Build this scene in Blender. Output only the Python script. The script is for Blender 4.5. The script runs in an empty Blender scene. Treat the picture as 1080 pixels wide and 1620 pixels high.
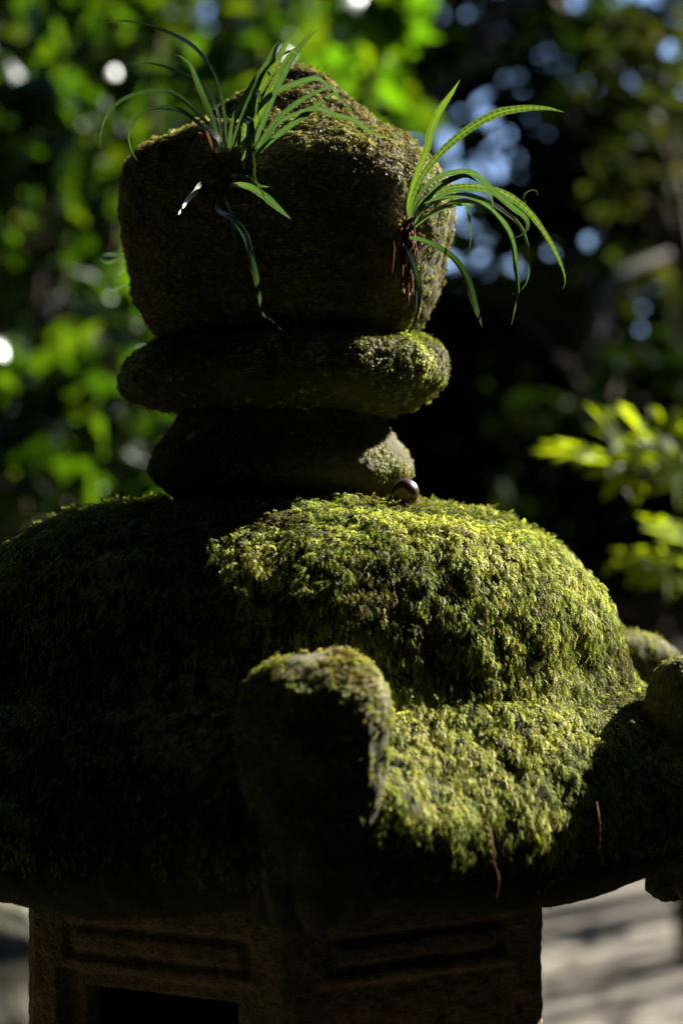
import bpy, math, random
import numpy as np
from mathutils import Vector, Matrix

random.seed(7)
R = math.radians
F = 3465.0                       # focal length in pixels of the 1080 px wide photograph
GROUND = -1.30                   # the lens is 1.3 m above the ground, at the height of the roof's crown
scene = bpy.context.scene
col = scene.collection

# ------------------------------------------------------------------ camera
cd = bpy.data.cameras.new('camera')
cam = bpy.data.objects.new('camera', cd); col.objects.link(cam)
cd.sensor_fit = 'HORIZONTAL'; cd.sensor_width = 24.0; cd.lens = F / 1080 * 24.0
cam.location = (0, 0, 0); cam.rotation_euler = (R(90), 0, 0)
cd.clip_start = 0.05; cd.clip_end = 600
cd.dof.use_dof = True; cd.dof.focus_distance = 1.27; cd.dof.aperture_fstop = 5.0
scene.camera = cam

# ------------------------------------------------------------------ light
SUN_AZ, SUN_EL = 48.0, 33.5      # azimuth from +Y (away from the camera) towards +X
w = bpy.data.worlds.new('World'); scene.world = w; w.use_nodes = True
nt = w.node_tree
sky = nt.nodes.new('ShaderNodeTexSky'); sky.sky_type = 'NISHITA'; sky.sun_disc = False
sky.sun_elevation = R(SUN_EL); sky.sun_rotation = R(SUN_AZ)
sky.air_density = 0.42; sky.dust_density = 0.0; sky.ozone_density = 0.0
nt.nodes['Background'].inputs['Strength'].default_value = 0.05
nt.links.new(sky.outputs['Color'], nt.nodes['Background'].inputs['Color'])
sd = bpy.data.lights.new('sun', 'SUN'); sd.energy = 5.0; sd.angle = R(0.53); sd.color = (1.0, 0.93, 0.80)
sun = bpy.data.objects.new('sun', sd); col.objects.link(sun)
SUN = Vector((math.sin(R(SUN_AZ)) * math.cos(R(SUN_EL)), math.cos(R(SUN_AZ)) * math.cos(R(SUN_EL)), math.sin(R(SUN_EL))))
sun.rotation_euler = SUN.to_track_quat('Z', 'Y').to_euler()
sun.location = SUN * 20
vs = scene.view_settings
vs.view_transform = 'Standard'; vs.look = 'None'; vs.exposure = 2.82; vs.gamma = 1.0; vs.use_curve_mapping = False
scene.render.engine = 'CYCLES'
scene.cycles.use_denoising = True
scene.cycles.max_bounces = 8; scene.cycles.transparent_max_bounces = 4
scene.cycles.sample_clamp_indirect = 4.0

# ------------------------------------------------------------------ helpers
def at(px, py, D):
    return Vector(((px - 540) * D / F, D, (810 - py) * D / F))

def vnoise(p, seed=0):
    p = np.asarray(p, dtype=np.float64)
    i = np.floor(p).astype(np.int64); f = p - i; f = f * f * (3 - 2 * f)
    out = np.zeros(len(p))
    for dx in (0, 1):
        for dy in (0, 1):
            for dz in (0, 1):
                h = (i[:, 0] + dx) * 374761393 + (i[:, 1] + dy) * 668265263 + (i[:, 2] + dz) * 2147483647 + seed * 1274126177
                h = (h ^ (h >> 13)) * 1274126177
                h = (h ^ (h >> 16)) & 0xFFFFFF
                v = h / float(0xFFFFFF)
                wgt = (f[:, 0] if dx else 1 - f[:, 0]) * (f[:, 1] if dy else 1 - f[:, 1]) * (f[:, 2] if dz else 1 - f[:, 2])
                out += wgt * v
    return out * 2 - 1

def fbm(p, octaves=4, seed=0):
    p = np.asarray(p, dtype=np.float64); a = 1.0; s = np.zeros(len(p)); t = 0
    for k in range(octaves):
        s += a * vnoise(p * (2 ** k) + 17.3 * k, seed + k); t += a; a *= 0.5
    return s / t

def np_mesh(name, V, faces_flat, loop_totals, smooth=True):
    V = np.asarray(V, dtype=np.float32).reshape(-1, 3)
    me = bpy.data.meshes.new(name)
    me.vertices.add(len(V)); me.vertices.foreach_set('co', V.ravel())
    faces_flat = np.asarray(faces_flat, dtype=np.int32).ravel(); loop_totals = np.asarray(loop_totals, dtype=np.int32)
    me.loops.add(len(faces_flat)); me.loops.foreach_set('vertex_index', faces_flat)
    starts = np.concatenate(([0], np.cumsum(loop_totals)[:-1])).astype(np.int32)
    me.polygons.add(len(loop_totals)); me.polygons.foreach_set('loop_start', starts)
    me.polygons.foreach_set('loop_total', loop_totals)
    me.update(calc_edges=True); me.validate()
    if smooth: me.polygons.foreach_set('use_smooth', np.ones(len(loop_totals), dtype=bool))
    return me

def add_color(me, C):
    a = me.color_attributes.new('tint', 'FLOAT_COLOR', 'POINT')
    C4 = np.ones((len(C), 4), dtype=np.float32); C4[:, :3] = C
    a.data.foreach_set('color', C4.ravel())

def obj(name, me, mat=None, parent=None, kind=None):
    o = bpy.data.objects.new(name, me); col.objects.link(o)
    if mat and not len(me.materials): me.materials.append(mat)
    if parent is not None:
        o.parent = parent; o.matrix_parent_inverse = world_of(parent).inverted()
    if kind: o['kind'] = kind
    return o

def world_of(o):
    m = Matrix.LocRotScale(o.location, o.rotation_euler, o.scale)
    return world_of(o.parent) @ o.matrix_parent_inverse @ m if o.parent else m

def tag(o, label, cat, group=None):
    o['label'] = label; o['category'] = cat
    if group: o['group'] = group
    return o

def empty(name, loc, label, cat, group=None):
    o = bpy.data.objects.new(name, None); col.objects.link(o); o.location = loc
    o.empty_display_size = 0.05
    return tag(o, label, cat, group)

def grid_faces(nu, nv, wrap):
    """nu rows (wrapping if wrap) x nv columns -> quads"""
    iu = np.arange(nu if wrap else nu - 1)[:, None]; iv = np.arange(nv - 1)[None, :]
    a = iu * nv + iv; b = ((iu + 1) % nu) * nv + iv
    return np.stack([a, b, b + 1, a + 1], -1).reshape(-1, 4)

def grid_normals(P, wrap):
    du = (np.roll(P, -1, 0) - np.roll(P, 1, 0)) if wrap else np.gradient(P, axis=0)
    dv = np.gradient(P, axis=1)
    n = np.cross(du, dv); l = np.linalg.norm(n, axis=-1, keepdims=True); l[l == 0] = 1
    return n / l

def tube(points, radii, segs=8, jitter=0.0, seed=0):
    """tapered tube through points"""
    rng = np.random.default_rng(seed); V = []; n = len(points)
    pts = [Vector(p) for p in points]
    side = None
    for k in range(n):
        t = (pts[min(k + 1, n - 1)] - pts[max(k - 1, 0)]).normalized()
        if side is None:
            side = t.orthogonal().normalized()
        else:
            side = (side - t * side.dot(t)).normalized()
        b = t.cross(side)
        for s in range(segs):
            a = 2 * math.pi * s / segs; r = radii[k] * (1 + jitter * rng.normal())
            V.append(pts[k] + side * math.cos(a) * r + b * math.sin(a) * r)
    V.append(pts[0]); V.append(pts[-1])
    Fc = []; L = []
    for k in range(n - 1):
        for s in range(segs):
            Fc += [k * segs + s, k * segs + (s + 1) % segs, (k + 1) * segs + (s + 1) % segs, (k + 1) * segs + s]; L.append(4)
    for s in range(segs):
        Fc += [n * segs, (s + 1) % segs, s]; L.append(3)
        Fc += [n * segs + 1, (n - 1) * segs + s, (n - 1) * segs + (s + 1) % segs]; L.append(3)
    return np.array([tuple(v) for v in V]), Fc, L

def merge(parts):
    V = []; Fc = []; L = []; off = 0
    for v, f, l in parts:
        V.append(np.asarray(v).reshape(-1, 3)); Fc.append(np.asarray(f, dtype=np.int64).ravel() + off); L.append(np.asarray(l)); off += len(V[-1])
    return np.concatenate(V), np.concatenate(Fc), np.concatenate(L)

def smooth_curve(ctrl, n):
    """Catmull-Rom through the control points, n samples by arc length"""
    P = np.array([tuple(c) for c in ctrl], dtype=float)
    Q = np.vstack([2 * P[0] - P[1], P, 2 * P[-1] - P[-2]])
    out = []
    for k in range(1, len(Q) - 2):
        for t in np.linspace(0, 1, 14, endpoint=False):
            p0, p1, p2, p3 = Q[k - 1], Q[k], Q[k + 1], Q[k + 2]
            out.append(0.5 * (2 * p1 + (p2 - p0) * t + (2 * p0 - 5 * p1 + 4 * p2 - p3) * t * t + (3 * p1 - p0 - 3 * p2 + p3) * t ** 3))
    out.append(P[-1]); out = np.array(out)
    s = np.concatenate(([0], np.cumsum(np.linalg.norm(np.diff(out, axis=0), axis=1))))
    q = np.linspace(0, s[-1], n)
    return np.stack([np.interp(q, s, out[:, i]) for i in range(3)], 1), s[-1]

# ------------------------------------------------------------------ materials
def new_mat(name):
    m = bpy.data.materials.new(name); m.use_nodes = True
    t = m.node_tree; t.nodes.clear()
    o = t.nodes.new('ShaderNodeOutputMaterial')
    return m, t, o

def N(t, typ, **kw):
    n = t.nodes.new(typ)
    for k, v in kw.items():
        if k.startswith('i_'):
            n.inputs[k[2:].replace('_', ' ')].default_value = v
        else:
            setattr(n, k, v)
    return n

def ramp(t, stops):
    n = t.nodes.new('ShaderNodeValToRGB'); e = n.color_ramp.elements
    while len(e) > 1: e.remove(e[-1])
    e[0].position = stops[0][0]; e[0].color = (*stops[0][1], 1)
    for p, c in stops[1:]:
        x = e.new(p); x.color = (*c, 1)
    return n

def stone_mat(name, stops, scale=40, fine=260, bump=0.6, rough=0.9, dist=0.004):
    m, t, o = new_mat(name)
    tc = N(t, 'ShaderNodeTexCoord')
    n1 = N(t, 'ShaderNodeTexNoise', i_Scale=scale, i_Detail=8.0, i_Roughness=0.65)
    n2 = N(t, 'ShaderNodeTexNoise', i_Scale=fine, i_Detail=4.0, i_Roughness=0.7)
    t.links.new(tc.outputs['Object'], n1.inputs['Vector']); t.links.new(tc.outputs['Object'], n2.inputs['Vector'])
    r = ramp(t, stops); t.links.new(n1.outputs['Fac'], r.inputs['Fac'])
    mx = N(t, 'ShaderNodeMix', data_type='RGBA', blend_type='OVERLAY'); mx.inputs['Factor'].default_value = 0.7
    t.links.new(r.outputs['Color'], mx.inputs['A']); 
    g = ramp(t, [(0.3, (0.25,) * 3), (0.7, (0.75,) * 3)]); t.links.new(n2.outputs['Fac'], g.inputs['Fac'])
    t.links.new(g.outputs['Color'], mx.inputs['B'])
    ad = N(t, 'ShaderNodeMath', operation='ADD'); ml = N(t, 'ShaderNodeMath', operation='MULTIPLY'); ml.inputs[1].default_value = 0.5
    t.links.new(n2.outputs['Fac'], ml.inputs[0]); t.links.new(n1.outputs['Fac'], ad.inputs[0]); t.links.new(ml.outputs[0], ad.inputs[1])
    b = N(t, 'ShaderNodeBump'); b.inputs['Strength'].default_value = bump; b.inputs['Distance'].default_value = dist
    t.links.new(ad.outputs[0], b.inputs['Height'])
    p = N(t, 'ShaderNodeBsdfPrincipled'); p.inputs['Roughness'].default_value = rough; p.inputs['Specular IOR Level'].default_value = 0.1
    t.links.new(mx.outputs['Result'], p.inputs['Base Color']); t.links.new(b.outputs['Normal'], p.inputs['Normal'])
    t.links.new(p.outputs['BSDF'], o.inputs['Surface'])
    return m

def sheen(t):
    lw = N(t, 'ShaderNodeLayerWeight'); lw.inputs['Blend'].default_value = 0.5
    p_ = N(t, 'ShaderNodeMath', operation='POWER'); p_.inputs[1].default_value = 4.0; t.links.new(lw.outputs['Facing'], p_.inputs[0])
    a_ = N(t, 'ShaderNodeMath', operation='MULTIPLY_ADD'); a_.inputs[1].default_value = 0.9; a_.inputs[2].default_value = 0.045; t.links.new(p_.outputs[0], a_.inputs[0])
    return a_.outputs[0]

def leaf_mat(name, diff, trans, mix=0.5, gloss=0.25, rough=0.35, var=0.35, tint=False, scale=6.0):
    """diffuse + translucent leaf with a waxy coat; colour varies from leaf to leaf"""
    m, t, o = new_mat(name)
    if tint:
        src = N(t, 'ShaderNodeVertexColor', layer_name='tint').outputs['Color']
        hs = None
    d = N(t, 'ShaderNodeBsdfDiffuse'); tr = N(t, 'ShaderNodeBsdfTranslucent')
    for node, c in ((d, diff), (tr, trans)):
        if tint:
            mm = N(t, 'ShaderNodeMix', data_type='RGBA', blend_type='MULTIPLY'); mm.inputs['Factor'].default_value = 1.0
            mm.inputs['B'].default_value = (*c, 1); t.links.new(src, mm.inputs['A'])
            t.links.new(mm.outputs['Result'], node.inputs['Color'])
        else:
            node.inputs['Color'].default_value = (*c, 1)
    ms = N(t, 'ShaderNodeMixShader'); ms.inputs['Fac'].default_value = mix
    t.links.new(d.outputs[0], ms.inputs[1]); t.links.new(tr.outputs[0], ms.inputs[2])
    g = N(t, 'ShaderNodeBsdfGlossy'); g.inputs['Roughness'].default_value = rough; g.inputs['Color'].default_value = (0.9, 0.95, 1, 1)
    fr = sheen(t)
    mg = N(t, 'ShaderNodeMath', operation='MULTIPLY'); mg.inputs[1].default_value = gloss
    t.links.new(fr, mg.inputs[0])
    m2 = N(t, 'ShaderNodeMixShader'); t.links.new(mg.outputs[0], m2.inputs['Fac'])
    t.links.new(ms.outputs[0], m2.inputs[1]); t.links.new(g.outputs[0], m2.inputs[2])
    t.links.new(m2.outputs[0], o.inputs['Surface'])
    return m

def frond_mat(name, base, trans, spots=False, mix=0.45):
    """fern frond: paler midrib, two rows of round spore spots where the frond bears them"""
    m, t, o = new_mat(name)
    uv = N(t, 'ShaderNodeUVMap', uv_map='uv'); sx = N(t, 'ShaderNodeSeparateXYZ'); t.links.new(uv.outputs['UV'], sx.inputs[0])
    def math_(op, a, b=None, c=None):
        n = N(t, 'ShaderNodeMath', operation=op)
        for k, v in enumerate((a, b, c)):
            if v is None: continue
            if isinstance(v, (int, float)): n.inputs[k].default_value = v
            else: t.links.new(v, n.inputs[k])
        return n.outputs[0]
    av = math_('ABSOLUTE', sx.outputs['Y'])
    rib = math_('LESS_THAN', av, 0.10)
    no = N(t, 'ShaderNodeTexNoise', i_Scale=400.0, i_Detail=3.0); tc = N(t, 'ShaderNodeTexCoord'); t.links.new(tc.outputs['Object'], no.inputs['Vector'])
    def colour(c, dark):
        mx = N(t, 'ShaderNodeMix', data_type='RGBA'); mx.inputs['A'].default_value = (*[x * 0.7 for x in c], 1)
        mx.inputs['B'].default_value = (*[x * 1.25 for x in c], 1); t.links.new(no.outputs['Fac'], mx.inputs['Factor'])
        mr = N(t, 'ShaderNodeMix', data_type='RGBA'); t.links.new(rib, mr.inputs['Factor'])
        t.links.new(mx.outputs['Result'], mr.inputs['A']); mr.inputs['B'].default_value = (*[x * 1.5 + 0.01 for x in c], 1)
        out = mr.outputs['Result']
        if spots:
            u = math_('FRACT', math_('MULTIPLY', sx.outputs['X'], 1 / 0.0036))
            du = math_('MULTIPLY', math_('SUBTRACT', u, 0.5), 0.0036)
            dv = math_('MULTIPLY', math_('SUBTRACT', av, 0.52), 0.0026)
            r2 = math_('ADD', math_('MULTIPLY', du, du), math_('MULTIPLY', dv, dv))
            lo = math_('GREATER_THAN', sx.outputs['Z'] if False else sx.outputs['X'], spots)
            sp = math_('MULTIPLY', math_('MULTIPLY', math_('SMOOTH_MIN', 1.0, math_('MAXIMUM', math_('MULTIPLY_ADD', r2, -1.6 / 0.00115 ** 2, 1.6), 0.0), 0.1), math_('MULTIPLY_ADD', no.outputs['Fac'], 1.2, 0.1)), lo)
            ms = N(t, 'ShaderNodeMix', data_type='RGBA'); t.links.new(sp, ms.inputs['Factor'])
            t.links.new(out, ms.inputs['A']); ms.inputs['B'].default_value = (*dark, 1); out = ms.outputs['Result']
        return out
    d = N(t, 'ShaderNodeBsdfDiffuse'); tr = N(t, 'ShaderNodeBsdfTranslucent')
    t.links.new(colour(base, (0.012, 0.022, 0.005)), d.inputs['Color']); t.links.new(colour(trans, (0.018, 0.032, 0.003)), tr.inputs['Color'])
    mx = N(t, 'ShaderNodeMixShader'); mx.inputs['Fac'].default_value = mix
    t.links.new(d.outputs[0], mx.inputs[1]); t.links.new(tr.outputs[0], mx.inputs[2])
    g = N(t, 'ShaderNodeBsdfGlossy'); g.inputs['Roughness'].default_value = 0.26
    m2 = N(t, 'ShaderNodeMixShader'); t.links.new(math_('MULTIPLY', sheen(t), 1.3), m2.inputs['Fac'])
    t.links.new(mx.outputs[0], m2.inputs[1]); t.links.new(g.outputs[0], m2.inputs[2])
    t.links.new(m2.outputs[0], o.inputs['Surface'])
    return m

def plain(name, c, rough=0.7, spec=0.3, scale=120, var=0.35, bump=0.2, dist=0.001):
    return stone_mat(name, [(0.3, tuple(x * (1 - var) for x in c)), (0.7, tuple(min(1, x * (1 + var)) for x in c))], scale=scale, fine=scale * 6, bump=bump, rough=rough, dist=dist)

M = {}
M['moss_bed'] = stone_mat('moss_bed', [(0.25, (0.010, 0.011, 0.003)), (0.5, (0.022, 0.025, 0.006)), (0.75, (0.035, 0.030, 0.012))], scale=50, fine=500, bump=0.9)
M['mossy_stone'] = stone_mat('mossy_stone', [(0.25, (0.028, 0.029, 0.012)), (0.5, (0.055, 0.053, 0.025)), (0.66, (0.095, 0.088, 0.055)), (0.80, (0.19, 0.18, 0.14))], scale=38, fine=420, bump=0.8)
M['bare_stone'] = stone_mat('bare_stone', [(0.25, (0.15, 0.115, 0.065)), (0.5, (0.27, 0.205, 0.12)), (0.8, (0.40, 0.32, 0.20))], scale=60, fine=480, bump=1.0, dist=0.006)
M['moss'] = leaf_mat('moss', (1, 1, 1), (1.1, 1.15, 0.6), mix=0.32, gloss=0.05, rough=0.5, tint=True)
M['frond'] = frond_mat('frond', (0.028, 0.056, 0.024), (0.040, 0.084, 0.014), mix=0.38)
M['frond_bright'] = frond_mat('frond_bright', (0.024, 0.05, 0.009), (0.075, 0.13, 0.008))
M['frond_spots'] = frond_mat('frond_spots', (0.024, 0.045, 0.011), (0.055, 0.095, 0.009), spots=0.016, mix=0.4)
M['frond_dead'] = frond_mat('frond_dead', (0.055, 0.030, 0.014), (0.07, 0.030, 0.010))
M['root'] = plain('root', (0.10, 0.042, 0.022), 0.9)
M['acorn'] = None
M['bark'] = stone_mat('bark', [(0.3, (0.03, 0.022, 0.015)), (0.7, (0.09, 0.07, 0.05))], scale=9, fine=60, bump=0.8, dist=0.03)
M['grey_bark'] = stone_mat('grey_bark', [(0.3, (0.04, 0.036, 0.032)), (0.7, (0.09, 0.083, 0.075))], scale=9, fine=60, bump=0.6, dist=0.02)

# ------------------------------------------------------------------ ground
def ground_material():
    m, t, o = new_mat('sandy_earth')
    tc = N(t, 'ShaderNodeTexCoord')
    n1 = N(t, 'ShaderNodeTexNoise', i_Scale=1.2, i_Detail=8.0, i_Roughness=0.6); n2 = N(t, 'ShaderNodeTexNoise', i_Scale=45.0, i_Detail=6.0)
    for n in (n1, n2): t.links.new(tc.outputs['Object'], n.inputs['Vector'])
    r = ramp(t, [(0.3, (0.024, 0.019, 0.012)), (0.5, (0.046, 0.038, 0.025)), (0.7, (0.070, 0.060, 0.041))]); t.links.new(n1.outputs['Fac'], r.inputs['Fac'])
    g = ramp(t, [(0.3, (0.3,) * 3), (0.7, (0.7,) * 3)]); t.links.new(n2.outputs['Fac'], g.inputs['Fac'])
    mx = N(t, 'ShaderNodeMix', data_type='RGBA', blend_type='OVERLAY'); mx.inputs['Factor'].default_value = 0.6
    t.links.new(r.outputs['Color'], mx.inputs['A']); t.links.new(g.outputs['Color'], mx.inputs['B'])
    b = N(t, 'ShaderNodeBump'); b.inputs['Strength'].default_value = 0.5; b.inputs['Distance'].default_value = 0.02
    t.links.new(n2.outputs['Fac'], b.inputs['Height'])
    p = N(t, 'ShaderNodeBsdfPrincipled'); p.inputs['Roughness'].default_value = 0.95
    t.links.new(mx.outputs['Result'], p.inputs['Base Color']); t.links.new(b.outputs['Normal'], p.inputs['Normal'])
    t.links.new(p.outputs['BSDF'], o.inputs['Surface'])
    return m
n = 141
g = np.linspace(-1, 1, n); gx = np.sign(g) * (np.abs(g) ** 3) * 260 + g * 8
X, Y = np.meshgrid(gx, gx, indexing='ij')
Z = GROUND + 0.04 * fbm(np.stack([X.ravel() * 0.35, Y.ravel() * 0.35, 0 * X.ravel()], 1), 3, 5).reshape(X.shape)
P = np.stack([X, Y, Z], -1).reshape(-1, 3)
fc = grid_faces(n, n, False)
obj('ground', np_mesh('ground', P, fc, np.full(len(fc), 4)), ground_material(), kind='structure')

# ------------------------------------------------------------------ moss sprigs
def sprig(npairs, wide, curl, rng, tip=True, slim=0.30, splay=1.0):
    """one moss shoot along +x (length 1), curling down -z; side leaflets as small folded diamonds"""
    V = []; T = []; G = []
    def stem(s): return np.array([s, 0.04 * math.sin(5 * s), 0.18 * math.sin(math.pi * min(1, s * 1.1)) - curl * s * s])
    def leaf(o, d, up, ln, wd, g0):
        k = len(V); sd_ = np.cross(d, up); sd_ /= (np.linalg.norm(sd_) + 1e-9)
        V.extend([o, o + d * ln * 0.45 + sd_ * wd, o + d * ln + up * (-0.25 * ln), o + d * ln * 0.45 - sd_ * wd])
        G.extend([g0 * 0.75, g0, g0 * 1.2, g0]); T.extend([(k, k + 1, k + 2), (k, k + 2, k + 3)])
    for q in range(npairs):
        s = 0.06 + 0.86 * q / max(1, npairs - 1); o = stem(s); L = wide * (0.55 + 0.6 * math.sin(math.pi * (0.15 + 0.8 * s))) * rng.uniform(0.8, 1.2)
        for sg in (-1, 1):
            d = np.array([0.75, sg * splay * rng.uniform(0.55, 1.0), rng.uniform(-0.1, 0.45) - curl * s]); d /= np.linalg.norm(d)
            leaf(o, d, np.array([0, 0, 1.0]), L, L * slim, 0.7 + 0.5 * s)
    if tip: leaf(stem(0.9), np.array([0.9, 0, -curl]) / math.hypot(0.9, curl), np.array([0, 0.1, 1.0]), 0.28, 0.10, 1.3)
    # the stem itself, a narrow ribbon
    k = len(V)
    for s in (0, 0.5, 0.95):
        for sg in (-1, 1): V.append(stem(s) + np.array([0, sg * 0.035, 0.0])); G.append(0.6 + 0.4 * s)
    T.extend([(k, k + 2, k + 1), (k + 1, k + 2, k + 3), (k + 2, k + 4, k + 3), (k + 3, k + 4, k + 5)])
    return np.array(V), np.array(T), np.array(G)

_rng = np.random.default_rng(3)
LONG = [sprig(5, 0.25, c, _rng, slim=0.25, splay=0.6) for c in (0.12, 0.25, 0.4, 0.6)]
SHORT = [sprig(3, 0.5, c, _rng) for c in (0.1, 0.3, 0.5)]

def sample(P, wrap, n, rng, keep):
    """area-weighted points on a grid surface; keep(points, normals) -> acceptance 0..1"""
    nu, nv = P.shape[:2]; fc = grid_faces(nu, nv, wrap); fl = P.reshape(-1, 3); nrm = grid_normals(P, wrap).reshape(-1, 3)
    a, b, c, d = (fl[fc[:, k]] for k in range(4))
    area = np.linalg.norm(np.cross(c - a, d - b), axis=1) * 0.5
    cen = (a + b + c + d) / 4; cn = nrm[fc[:, 0]]
    wgt = area * keep(cen, cn); wgt = wgt / wgt.sum()
    idx = rng.choice(len(fc), n, p=wgt); u = rng.random((n, 1)); v = rng.random((n, 1))
    p = a[idx] * (1 - u) * (1 - v) + b[idx] * u * (1 - v) + c[idx] * u * v + d[idx] * (1 - u) * v
    q = nrm[fc[idx, 0]] * (1 - u) * (1 - v) + nrm[fc[idx, 1]] * u * (1 - v) + nrm[fc[idx, 2]] * u * v + nrm[fc[idx, 3]] * (1 - u) * v
    return p, q / np.linalg.norm(q, axis=1, keepdims=True)

def grow(name, p, nrm, variants, size, tints, parent, rng, droop=0.9, lift=0.35, sink=0.12, wild=0.55):
    n = len(p)
    down = np.array([0, 0, -1.0]) - nrm * (nrm @ np.array([0, 0, -1.0]))[:, None]
    dl = np.linalg.norm(down, axis=1, keepdims=True)
    rnd = rng.normal(size=(n, 3)); rnd -= nrm * np.sum(rnd * nrm, 1)[:, None]; rnd /= np.linalg.norm(rnd, axis=1, keepdims=True)
    t = down * droop * 2.1 + rnd * wild + nrm * (lift * rng.uniform(0.3, 1.5, (n, 1)))
    t /= np.linalg.norm(t, axis=1, keepdims=True)
    b = np.cross(nrm, t); b /= (np.linalg.norm(b, axis=1, keepdims=True) + 1e-9); up = np.cross(t, b)
    roll = rng.normal(0, 0.45, n); cr, sr = np.cos(roll)[:, None], np.sin(roll)[:, None]
    b, up = b * cr + up * sr, up * cr - b * sr
    p = p - nrm * (size * sink)[:, None]
    which = rng.integers(0, len(variants), n); VV = []; TT = []; CC = []; off = 0
    for k, (v, tr, g) in enumerate(variants):
        s = np.where(which == k)[0]; m_ = len(s)
        if not m_: continue
        w_ = p[s][:, None, :] + size[s][:, None, None] * (v[None, :, 0:1] * t[s][:, None, :] + v[None, :, 1:2] * b[s][:, None, :] + v[None, :, 2:3] * up[s][:, None, :])
        VV.append(w_.reshape(-1, 3)); TT.append((tr[None] + (np.arange(m_) * len(v))[:, None, None]).reshape(-1, 3) + off); off += m_ * len(v)
        CC.append((tints[s][:, None, :] * g[None, :, None]).reshape(-1, 3))
    V = np.concatenate(VV); T = np.concatenate(TT); C = np.clip(np.concatenate(CC), 0.002, 0.9)
    me = np_mesh(name, V, T, np.full(len(T), 3), smooth=False); add_color(me, C)
    return obj(name, me, M['moss'], parent, kind='stuff')

def pick_tints(rng, p, palette, weights, scale=30.0, seed=0):
    """palette entries picked in drifting patches"""
    f = fbm(p * scale, 3, seed) * 0.9 + rng.normal(0, 0.22, len(p))
    cum = np.cumsum(weights) / np.sum(weights); r_ = np.argsort(np.argsort(f)) / len(f)
    k = np.searchsorted(cum, r_).clip(0, len(palette) - 1)
    return np.array(palette)[k] * rng.uniform(0.6, 1.05, (len(p), 1))

# ------------------------------------------------------------------ the stone lantern
LX, LY = -0.0364, 1.40
lantern = empty('stone_lantern', (LX, LY, GROUND), 'moss-covered stone lantern with stacked round finial and curled roof corners', 'stone lantern')
CX = 540 + LX * F / LY           # pixel column of the axis
S = LY / F

def lathe_from_outline(rows, nth, nz, amp, freq, seed, squash=0.97, streak=0.0):
    """rows: (py, left px, right px) of the silhouette at the axis distance; returns grid (theta, z)"""
    py = np.array([r[0] for r in rows], float); l = (CX - np.array([r[1] for r in rows], float)) * S; r = (np.array([r[2] for r in rows], float) - CX) * S
    z = (810 - py) * S
    s = np.concatenate(([0], np.cumsum(np.hypot(np.diff(z), np.diff((l + r) / 2))))); q = np.linspace(0, s[-1], nz)
    z, l, r = np.interp(q, s, z), np.interp(q, s, l), np.interp(q, s, r)
    for _ in range(1):
        for a_ in (z, l, r): a_[1:-1] = 0.25 * a_[:-2] + 0.5 * a_[1:-1] + 0.25 * a_[2:]
    th = np.linspace(0, 2 * math.pi, nth, endpoint=False)
    c = np.cos(th)[:, None]; s_ = np.sin(th)[:, None]
    mid = (r - l) / 2; rad = (r + l) / 2
    X = LX + mid[None] + rad[None] * c; Y = LY + squash * rad[None] * s_; Zz = np.repeat(z[None], nth, 0)
    P = np.stack([X, Y, Zz], -1); nrm = grid_normals(P, True)
    d = amp * fbm(P.reshape(-1, 3) * freq, 4, seed) + amp * 0.35 * fbm(P.reshape(-1, 3) * freq * 5, 3, seed + 9)
    if streak:
        Q = P.reshape(-1, 3) * np.array([150, 150, 30.0]); d += streak * fbm(Q, 3, seed + 21)
    P = P + nrm * d.reshape(nth, nz, 1)
    return P

def closed_grid(name, P, mat, parent):
    nth, nz = P.shape[:2]; V = P.reshape(-1, 3)
    fc = grid_faces(nth, nz, True)
    top = P[:, 0].mean(0); bot = P[:, -1].mean(0); V = np.vstack([V, top, bot]); k = nth * nz
    i = np.arange(nth); j = (i + 1) % nth
    t1 = np.stack([j * nz, i * nz, np.full(nth, k)], 1); t2 = np.stack([i * nz + nz - 1, j * nz + nz - 1, np.full(nth, k + 1)], 1)
    flat = np.concatenate([fc.ravel(), t1.ravel(), t2.ravel()]); lt = np.concatenate([np.full(len(fc), 4), np.full(2 * nth, 3)])
    # outward normals: rows run top to bottom, theta anticlockwise
    return obj(name, np_mesh(name, V, flat, lt), mat, parent)

def fixdir(P):
    """make grid normals point outwards"""
    nrm = grid_normals(P, True); cen = P.reshape(-1, 3).mean(0)
    if np.mean(np.sum(nrm * (P - cen), -1)) < 0: return P[::-1]
    return P

JEWEL = [(106, 462, 470), (107, 455, 481), (112, 447, 498), (121, 432, 514), (146, 387, 541), (171, 347, 566), (190, 328, 589), (206, 305, 614), (224, 262, 642), (240, 226, 661), (258, 203, 681),
         (275, 194, 697), (304, 190, 712), (341, 189, 714), (380, 193, 712), (415, 199, 707), (470, 210, 694), (507, 230, 678), (528, 248, 662), (537, 275, 635)]
DISH = [(520, 310, 590), (529, 285, 640), (537, 262, 672), (548, 243, 693), (562, 219, 703), (582, 199, 706), (602, 191, 704), (616, 194, 693), (630, 205, 674), (643, 240, 655), (650, 272, 640), (656, 300, 605)]
WAIST = [(642, 295, 590), (655, 277, 606), (670, 270, 610), (690, 262, 622), (715, 247, 641), (735, 236, 651), (747, 233, 654), (760, 241, 649), (772, 255, 633), (785, 272, 606), (798, 285, 588)]
Pj = fixdir(lathe_from_outline(JEWEL, 260, 150, 0.0040, 26, 1, streak=0.0012))
Pd = fixdir(lathe_from_outline(DISH, 260, 80, 0.0040, 30, 2, streak=0.0008))
Pw = fixdir(lathe_from_outline(WAIST, 220, 80, 0.0028, 32, 3))
jewel = closed_grid('finial_jewel', Pj, M['mossy_stone'], lantern); jewel['label'] = 'rounded bud-shaped stone topping the lantern'
dish = closed_grid('finial_dish', Pd, M['mossy_stone'], lantern)
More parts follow.
